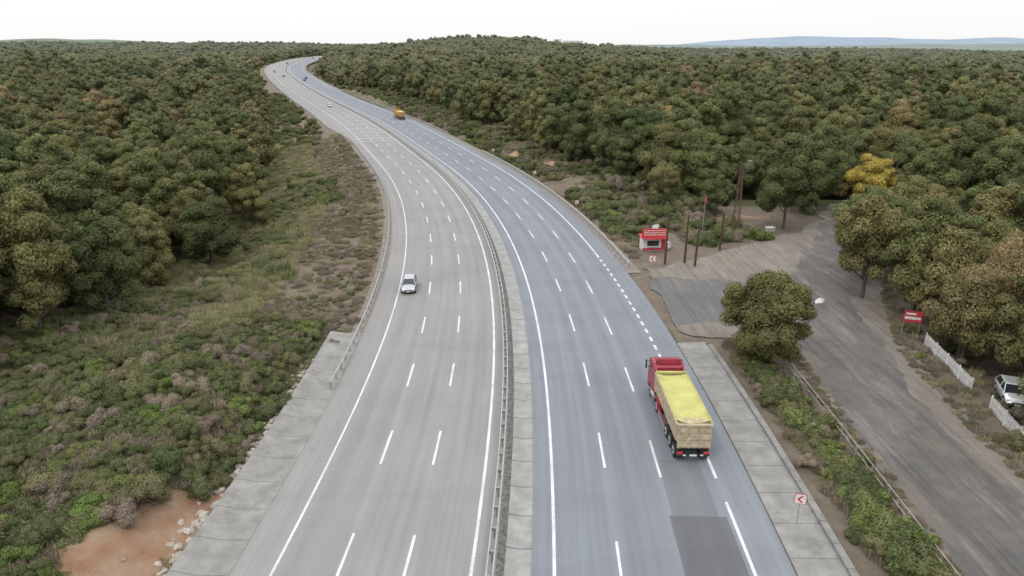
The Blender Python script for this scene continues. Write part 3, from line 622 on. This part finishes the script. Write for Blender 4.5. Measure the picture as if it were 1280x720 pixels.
def tipper(name,loc,rot,cabcol,bodycol,tarpcol):
    e=empty(name,loc,rot)
    cab=simple('cab_paint_'+name,cabcol,.45,.0,.3,2,.5,.2); bod=simple('tipper_paint_'+name,bodycol,.65,0,.4,2.5); trp=simple('tarpaulin_'+name,tarpcol,.85,0,.22,.9)
    b=B(); w=1.24
    prof=[(9.0,.95),(9.0,3.15),(9.35,3.42),(10.5,3.38),(11.0,3.15),(11.25,2.2),(11.32,1.9),(11.35,.75),(10.7,.55),(10.55,1.05),(9.7,1.05),(9.55,.75)]
    secs=[[(x_,p,q) for p,q in prof] for x_ in (-w,-w+.06,w-.06,w)]
    for i in (0,3): secs[i]=[(x_,p*.985+.155,q*.97+.05) for (x_,p,q) in secs[i]]
    b.loft(secs[::-1],0); b.build('cab',[cab],e,bevel=.04)
    b=B()
    b.loft([[(-1.0,9.15,3.36),(1.0,9.15,3.36),(.95,10.6,3.36),(-.95,10.6,3.36)],[(-.95,9.15,3.86),(.95,9.15,3.86),(.7,10.1,3.56),(-.7,10.1,3.56)]],0)
    b.box((0,11.2,3.02),(2.3,.3,.12),0,rx=-.4)
    for s in (-1,1):
        b.loft([[(s*1.05,8.35,1.0),(s*1.22,8.35,1.0),(s*1.22,9.02,1.0),(s*1.05,9.02,1.0)],[(s*1.05,8.5,3.1),(s*1.18,8.5,3.1),(s*1.22,9.02,3.3),(s*1.05,9.02,3.3)]],0)
        b.cyl((s*1.0,9.3,3.4),(s*1.0,9.3,3.62),.05,.05,8,1)
    b.build('roof_deflector',[cab,mDark],e,bevel=.03)
    b=B()
    b.loft([[(-1.1,11.06,2.98),(1.1,11.06,2.98),(1.12,11.28,2.05),(-1.12,11.28,2.05)],[(-1.1,11.11,2.98),(1.1,11.11,2.98),(1.12,11.33,2.05),(-1.12,11.33,2.05)]],0)
    for s in (-1,1):
        b.box((s*1.245,10.45,2.5),(.03,.85,.72),0)
        b.box((s*1.5,11.0,2.55),(.1,.22,.75),1); b.cyl((s*1.25,11.0,2.85),(s*1.5,11.0,2.85),.025,.025,6,1); b.cyl((s*1.25,11.0,2.3),(s*1.5,11.0,2.3),.025,.025,6,1)
        b.box((s*.62,9.0-.012,2.4),(.5,.03,.5),0)
    b.build('cab_windows_and_mirrors',[mGlass,mDark],e)
    b=B()
    for s in (-1,1):
        b.box((s*.42,5.9,.85),(.1,10.3,.25),0)
        b.cyl((s*1.0,8.45,.72),(s*1.0,9.5,.72),.32,.32,14,1)
        for yc in (7.35,):
            pts=[]
            for a in np.linspace(-.25,math.pi+.25,9): pts.append((yc+math.cos(a)*.66,.52+math.sin(a)*.66))
            b.loft([[(s*.85,p,q),(s*1.27,p,q),(s*1.27,p,q+.03),(s*.85,p,q+.03)] for p,q in pts],2)
        b.box((s*1.2,5.3,.75),(.06,2.6,.3),2)
        b.box((s*1.2,5.3,.45),(.06,2.6,.08),1)
    for yc in (.95,2.25,3.55,7.35): b.cyl((-1,yc,.52),(1,yc,.52),.08,.08,8,0)
    b.box((0,.12,.62),(2.3,.1,.14),0); b.box((0,11.3,.62),(2.4,.16,.38),2)
    for s in (-1,1):
        b.box((s*.95,.12,.78),(.42,.08,.17),3); b.box((s*.85,.32,.42),(.5,.03,.5),0); b.box((s*.62,.06,.62),(.2,.03,.1),4)
    b.box((0,.055,.62),(.5,.03,.13),4)
    b.build('chassis',[mDark,mSteel,cab,mRedP,mWhite],e)
    b=B()
    for s in (-1,1):
        for yc in (.95,2.25,3.55,7.35): wheel(b,s*1.08,yc,.52,.30,s); wheel(b,s*.74,yc,.52,.28,s)
        wheel(b,s*1.06,10.12,.52,.31,s)
    b.build('wheels',[mRubber,mSteel],e)
    b=B(); zt=3.0; z0=1.12
    def sec(y_,zb=z0): return [(-1.0,y_,zb+.12),(-1.24,y_,zb+.55),(-1.25,y_,zt),(-1.17,y_,zt),(-1.15,y_,zb+.6),(0,y_,zb+.3),(1.15,y_,zb+.6),(1.17,y_,zt),(1.25,y_,zt),(1.24,y_,zb+.55),(1.0,y_,zb+.12),(.5,y_,zb),(-.5,y_,zb)]
    b.loft([sec(.28),sec(8.3)],0)
    b.box((0,8.3,2.15),(2.44,.08,1.75),0); b.box((0,8.27,3.02),(2.5,.14,.12),0)
    b.box((0,.2,2.05),(2.36,.07,1.75),0,rx=-.07)
    for zz in (1.35,1.9,2.45): b.box((0,.13+.07*(2.05-zz)*-1,zz),(2.3,.07,.09),0)
    for xx_ in (-1.12,-.4,.4,1.12): b.box((xx_,.13,2.05),(.09,.07,1.7),0,rx=-.07)
    b.box((0,.17,2.98),(2.5,.16,.14),0)
    for s in (-1,1):
        b.cyl((s*1.2,.12,2.9),(s*1.2,.3,3.12),.06,.06,8,0)
        b.box((s*1.27,4.3,3.0),(.1,8.1,.1),0); b.box((s*1.275,4.3,1.78),(.05,8.0,.09),0)
        for yc in np.arange(.45,8.3,.87): b.box((s*1.27,yc,2.35),(.06,.1,1.22),0)
    b.cyl((-.9,8.4,1.2),(-.9,8.4,2.9),.05,.05,8,0)
    b.cyl((0,8.5,1.0),(0,8.45,2.6),.13,.13,10,1)
    b.build('tipper_body',[bod,mSteel],e,bevel=.012)
    nx,ny=15,50; vs=[];fs=[]
    for j in range(ny):
        for i in range(nx):
            xf=-1+2*i/(nx-1); yf=j/(ny-1); y_=.75+7.4*yf
            z_=zt+.06-.26*(1-xf**2)*(.85+.15*math.sin(yf*11+1))-.035*abs(math.sin(yf*math.pi*5))*(1-xf**4)+.014*math.sin(xf*5+yf*13)
            vs.append((xf*1.2,y_,z_))
    for j in range(ny-1):
        for i in range(nx-1): a=j*nx+i; fs.append((a,a+1,a+nx+1,a+nx))
    b=B(); b.add(vs,fs); 
    b.cyl((-1.2,8.25,3.12),(1.2,8.25,3.12),.1,.1,10)
    for s in (-1,1): b.cyl((s*1.22,.7,3.08),(s*1.22,8.2,3.08),.05,.05,8)
    b.build('tarpaulin',[trp],e,smooth=True)
    b=B(); b.add([(-1.17,.3,2.62),(1.17,.3,2.62),(1.17,1.2,2.98),(-1.17,1.2,2.98)],[(0,1,2,3)]); b.build('tail_flap',[bod],e)
    return e
X_,Y_,Z_=rp(42.2,13.85); tipper('dump_truck',(X_,Y_,.012),heading(47)+.01,(.34,.03,.06),(.50,.42,.28),(.50,.475,.165))
X_,Y_,Z_=rp(283,13.2); tipper('dump_truck',(X_,Y_,Z_+.01),heading(288),(.5,.22,.05),(.55,.33,.12),(.6,.45,.2))
# ------------------------------------------------------------------ signs & furniture
def chevron_sign(loc,rot,s=.72,h=1.5):
    e=empty('chevron_sign',loc,rot); b=B(); b.cyl((0,.04,-.2),(0,.04,h+s*.5),.03,.03,8,0); b.build('post',[mPost],e)
    b=B(); b.box((0,0,h+s/2),(s,.03,s),0); b.box((0,-.02,h+s/2),(s*.88,.012,s*.88),1)
    c=h+s/2; y_=-.03
    for sg in (1,-1): b.add([(-.30*s,y_,c),(.05*s,y_,c+sg*.34*s),(.27*s,y_,c+sg*.34*s),(-.06*s,y_,c)],[(0,1,2,3) if sg<0 else (3,2,1,0)],0)
    b.build('panel',[mRedP,mWhite],e); return e
chevron_sign((17.7,35.2,.02),-.25)
chevron_sign((18.6,86.5,0),-.1,.9,1.2)
for yc,dd in ((120,19.2),(150,19.5),(185,20)): p_=rp(yc,dd); chevron_sign(p_,heading(yc),.7,.9)
e=empty('roadside_kiosk',(20.7,97.0,-.06),.06); b=B()
b.box((0,0,.95),(3.4,1.9,1.9),0); b.box((0,-.97,.22),(3.44,.03,.44),1); b.box((0,0,.05),(3.5,2.0,.1),2); b.build('cabin',[mWhite,mRedP,mPost],e,bevel=.03)
b=B(); b.box((-.2,-.97,1.15),(1.7,.04,.8),0); b.box((1.3,-.97,.95),(.6,.04,1.5),1); b.box((-.2,-1.1,.72),(1.9,.3,.05),2); b.build('hatch_and_door',[mGlass,mRedP,mWhite],e)
b=B(); b.box((0,-.4,2.05),(3.9,2.9,.12),0); b.box((0,-1.0,2.75),(3.8,.1,1.25),0)
for r_,zz in enumerate((3.08,2.75,2.42)):
    x0=-1.6
    while x0<1.35:
        ww=rng.uniform(.14,.3); b.box((x0+ww/2,-1.06,zz),(ww,.02,.15),1); x0+=ww+.12
b.add([(-.5,-1.0,3.37),(.4,-1.0,3.37),(.45,-1.0,3.7),(.75,-1.0,3.72),(.15,-1.0,4.1),(-.55,-1.0,3.8)],[(0,1,2,3,4,5)],1)
b.build('roof_and_fascia',[mRedP,mWhite],e)
b=B(); b.cyl((2.25,-.6,.66),(2.25,.7,.66),.42,.42,16,0); b.box((2.25,0,.13),(.6,1.1,.22),1); b.build('water_tank',[mWhite,mPost],e)
def wpole(x_,y_,h,lean=0,r=.16):
    b=B(); b.cyl((0,0,-.4),(lean,0,h),r,r*.7,9); b.box((lean,0,h-.5),(1.1,.1,.12),0); 
    for s in (-.45,.45): b.cyl((lean+s,0,h-.45),(lean+s,0,h-.25),.05,.04,6,1)
    return b.build('wooden_utility_pole',[mWood,mWhite],loc=(x_,y_,0))
for a,b2,hh,ln in ((21,89.6,6.4,.05),(23.8,90,6.7,.02),(24.8,88.4,5.2,.12),(30.5,96.5,5.6,.1)):
    b=B(); b.cyl((0,0,-.4),(ln,0,hh),.17,.13,9); b.build('wooden_post',[mWood],loc=(a,b2,0))
b=B(); b.cyl((0,0,-.3),(0,0,7.2),.055,.04,8,0); b.add([(.04,0,7.1),(.35,.1,6.8),(.28,.05,5.9),(.04,0,6.2)],[(0,1,2,3)],1); b.build('flagpole',[mPost,mRedP],loc=(29,101,0))
b=B(); w0,w1,Hm=.55,.16,11.5
cor=[(-1,-1),(1,-1),(1,1),(-1,1)]
for a,c_ in cor: b.cyl((a*w0,c_*w0,-.3),(a*w1,c_*w1,Hm),.06,.045,5,0)
nseg=11
for i in range(nseg):
    za=Hm*i/nseg; zb_=Hm*(i+1)/nseg; wa=w0+(w1-w0)*i/nseg; wb=w0+(w1-w0)*(i+1)/nseg
    for k_ in range(4):
        a,c_=cor[k_]; a2,c2=cor[(k_+1)%4]
        b.cyl((a*wa,c_*wa,za),(a2*wb,c2*wb,zb_),.032,.032,4,0,False); b.cyl((a*wb,c_*wb,zb_),(a2*wb,c2*wb,zb_),.032,.032,4,0,False)
b.cyl((0,0,Hm-.3),(.9,-.3,Hm+.4),.05,.04,6,0); b.box((1.0,-.33,Hm+.42),(.6,.3,.14),1); b.box((0,0,Hm-1.2),(1.6,.1,.1),0)
b.build('lattice_mast',[mRust,mPost],loc=(34.8,103.5,0))
wpole(72,128,8.5)
def wire(b,p,q,sag,n=14,r=.026):
    p=Vector(p);q=Vector(q); pts=[p.lerp(q,i/n)-Vector((0,0,sag*4*(i/n)*(1-i/n))) for i in range(n+1)]
    for i in range(n): b.cyl(pts[i],pts[i+1],r,r,4,0,False)
b=B(); 
for o_ in (-.6,.6):
    wire(b,(34.8+o_,103.5,10.3),(72+o_*.6,128,8.2),1.5); wire(b,(34.8+o_,103.5,10.3),(24.8,88.4,5.1),.6)
wire(b,(23.8,90,6.3),(21,89.6,6.2),.1); b.build('overhead_wires',[mDark])
e=empty('roadside_stall',(41.4,106.5,-.05),.2); b=B(); b.box((0,0,.85),(1.3,1.0,.1),0); b.box((0,0,.5),(1.15,.85,.5),1)
for a,c_ in cor: b.box((a*.58,c_*.42,.1),(.1,.1,.6),1)
for a,c_ in cor: b.box((a*.58,c_*.42,1.1),(.05,.05,.5),1)
b.build('table',[mWhite,simple('grey_plastic',(.4,.4,.4),.7)],e)
vs=[];nn=9
for j in range(nn):
    for i in range(nn):
        a=i/(nn-1)*2-1;c_=j/(nn-1)*2-1; vs.append((a*.8+.35*c_,c_*.6*(1-.5*abs(a)),max(0,.3*(1-a*a)*(1-c_*c_))*rng.uniform(.7,1.2)+.03))
b=B(); b.add(vs,[(j*nn+i,j*nn+i+1,(j+1)*nn+i+1,(j+1)*nn+i) for j in range(nn-1) for i in range(nn-1)]); b.build('plastic_sheet',[mWhite],loc=(36.0,74.8,.02),rot=.5)
def picket(p0,p1,name='picket_fence',h=1.15):
    b=B(); p0=np.array(p0);p1=np.array(p1);L=np.linalg.norm(p1-p0); t=(p1-p0)/L; rz=math.atan2(t[1],t[0]); n=int(L/.26)
    for i in range(n):
        p=p0+t*i*.26; b.box((p[0],p[1],h/2+rng.uniform(-.03,.03)),(.15,.03,h),0,rz=rz+rng.normal()*.03)
    c_=(p0+p1)/2
    for zz in (.3,.85): b.box((c_[0]+t[1]*-.03,c_[1]+t[0]*.03,zz),(L,.04,.08),0,rz=rz)
    for i in range(int(L/2.5)+1): p=p0+t*i*2.5; b.box((p[0],p[1]+.06,.6),(.1,.1,1.35),0,rz=rz)
    return b.build(name,[mWhite])
picket((41.3,62.5),(39.6,52.6)); picket((39.2,49.5),(37.2,40)); picket((37.0,39.2),(35.6,25))
e=empty('banner_sign',(40.6,64.2,0),-.35); b=B()
for xx_ in (-.75,.75): b.cyl((xx_,.04,-.2),(xx_,.04,3.0),.04,.04,7,1)
b.box((0,0,2.3),(1.7,.04,1.2),0); b.box((0,-.03,2.15),(1.45,.012,.28),2); b.box((-.2,-.03,2.6),(.9,.012,.2),2)
b.build('panel',[mRedP,mPost,mWhite],e)
b=B(); ys_=np.arange(-10,60,2.5)
pp=[(float(np.interp(y_,[-10,30,45,60],[23.2,24.2,24.9,25.4])),float(y_)) for y_ in ys_]
for i,p in enumerate(pp):
    b.cyl((p[0],p[1],-.3),(p[0]+rng.normal()*.03,p[1],1.15),.05,.05,6)
    if i: 
        for zz in (.6,1.1): b.cyl((pp[i-1][0],pp[i-1][1],zz),(p[0],p[1],zz),.035,.035,5)
b.build('pipe_fence',[simple('fence_pipe',(.40,.38,.33),.8,.1,.5,2)])
e=empty('red_kiosk',(71,124,0),-.5); b=B(); b.box((0,0,1.4),(5,4,2.8),0); b.build('walls',[simple('kiosk_wall',(.45,.1,.08),.8)],e)
b=B(); b.loft([[(-2.8,-2.3,2.8),(2.8,-2.3,2.8),(2.8,-2.3,2.9),(-2.8,-2.3,2.9)],[(-2.8,0,3.9),(2.8,0,3.9),(2.8,0,4.0),(-2.8,0,4.0)],[(-2.8,2.3,2.8),(2.8,2.3,2.8),(2.8,2.3,2.9),(-2.8,2.3,2.9)]]); b.build('roof',[simple('kiosk_roof',(.38,.07,.05),.8)],e)
b=B(); b.box((-1.2,-2.01,1.5),(1.1,.04,.9),0); b.box((1.2,-2.01,1.05),(.9,.04,2.0),1); b.build('window_and_door',[mGlass,mWhite],e)
b=B(); b.cyl((0,0,.0),(0,0,.015),.4,.4,20); b.build('manhole_cover',[mDark],loc=(rp(55.5,16.4)[0],55.5,.004))
def hall(x_,y_,w_,dp,h_,name='warehouse_building'):
    z_=float(ground(np.array([x_]),np.array([y_]))[0]); z_=max(z_,17)+4.5; e=empty(name,(x_,y_,z_),0)
    b=B(); b.box((0,0,h_/2-4),(w_,dp,h_+8),0); b.build('walls',[mWhite],e)
    b=B(); b.loft([[(-w_/2-.5,-dp/2-.5,h_),(w_/2+.5,-dp/2-.5,h_),(w_/2+.5,dp/2+.5,h_),(-w_/2-.5,dp/2+.5,h_)],[(-w_/2,-.3,h_+2.2),(w_/2,-.3,h_+2.2),(w_/2,.3,h_+2.2),(-w_/2,.3,h_+2.2)]]); b.build('roof',[simple('metal_roof',(.6,.6,.6),.6)],e)
    b=B()
    for i in range(int(w_/5)): b.box((-w_/2+2.5+i*5,-dp/2-.05,h_*.5),(2.0,.1,h_*.25),0)
    b.build('windows',[mGlass],e)
hall(118,1405,38,14,7); hall(158,1415,30,14,5); hall(88,1400,14,10,5)
def ridge(name,y0,x0,x1,hf,col):
    n=160; b=B(); xs=np.linspace(x0,x1,n); secs=[]
    prof=[(-900,-60),(-500,.45),(-200,.85),(0,1),(300,.8),(900,-60)]
    for x_ in xs:
        h_=hf(x_); secs.append([(x_,y0+a,(c_*h_ if c_>0 else -60)) for a,c_ in prof])
    b.loft(secs,0,False,False); return b.build(name,[simple(name+'_mat',col,1,0,.12,.004,.0)],smooth=True)
def h1(x_): return 72+58*math.exp(-((x_-3300)/900)**2)+38*math.exp(-((x_-5300)/900)**2)+26*float(vnoise(x_,0,700,61))+8*float(vnoise(x_,0,170,62))
ridge('distant_hills',8200,1500,8500,lambda x_:h1(x_)*float(sstep(1000,2500,x_))+5,(.28,.34,.40))  # bluish colour has the aerial haze painted into it
def h2(x_): return 26+24*float(vnoise(x_,3,900,63))+5*float(vnoise(x_,3,120,64))
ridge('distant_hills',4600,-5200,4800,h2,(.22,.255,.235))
def h3(x_): return 42+26*math.exp(-((x_+2500)/600)**2)+6*float(vnoise(x_,3,160,65))
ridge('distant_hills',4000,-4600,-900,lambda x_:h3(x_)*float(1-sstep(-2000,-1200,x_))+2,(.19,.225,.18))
# ------------------------------------------------------------------ world, sun, camera
wd=bpy.data.worlds.new('World'); scene.world=wd; wd.use_nodes=True; nt=wd.node_tree; bg=nt.nodes['Background']
sky=nt.nodes.new('ShaderNodeTexSky'); sky.sky_type='NISHITA'; sky.sun_disc=False; sky.sun_elevation=R(52); sky.sun_rotation=R(-40)
tc=nt.nodes.new('ShaderNodeTexCoord'); sp=nt.nodes.new('ShaderNodeSeparateXYZ'); nt.links.new(tc.outputs['Generated'],sp.inputs[0])
mr=nt.nodes.new('ShaderNodeMapRange'); mr.inputs[1].default_value=0; mr.inputs[2].default_value=.7; nt.links.new(sp.outputs[2],mr.inputs[0])
cloud=mixc(nt,mr.outputs[0],(9.8,9.82,9.9),(17.4,17.6,18))
nn_=noise(nt,scalevec(nt,tc.outputs['Generated'],(2,2,9)),1.0,5,.6,.3,.7)
cloud=mixc(nt,math_(nt,'MULTIPLY',nn_,.12),cloud,(8.2,8.35,8.7))
fin=mixc(nt,.94,sky.outputs[0],cloud); nt.links.new(fin,bg.inputs[0]); bg.inputs[1].default_value=.1
sl=bpy.data.lights.new('sun','SUN'); sl.energy=1.0; sl.angle=R(16); sl.color=(1,.97,.92); so=bpy.data.objects.new('sun',sl); scene.collection.objects.link(so)
so.rotation_euler=(R(38),0,R(-40))
cam=bpy.data.cameras.new('camera'); cam.lens=24; cam.sensor_width=36; cam.clip_end=20000; cam.clip_start=.5
co=bpy.data.objects.new('camera',cam); scene.collection.objects.link(co); co.location=(0,0,28); co.rotation_euler=(R(90-19.4),0,0); scene.camera=co
scene.view_settings.view_transform='Standard'; scene.view_settings.look='None'; scene.view_settings.exposure=0
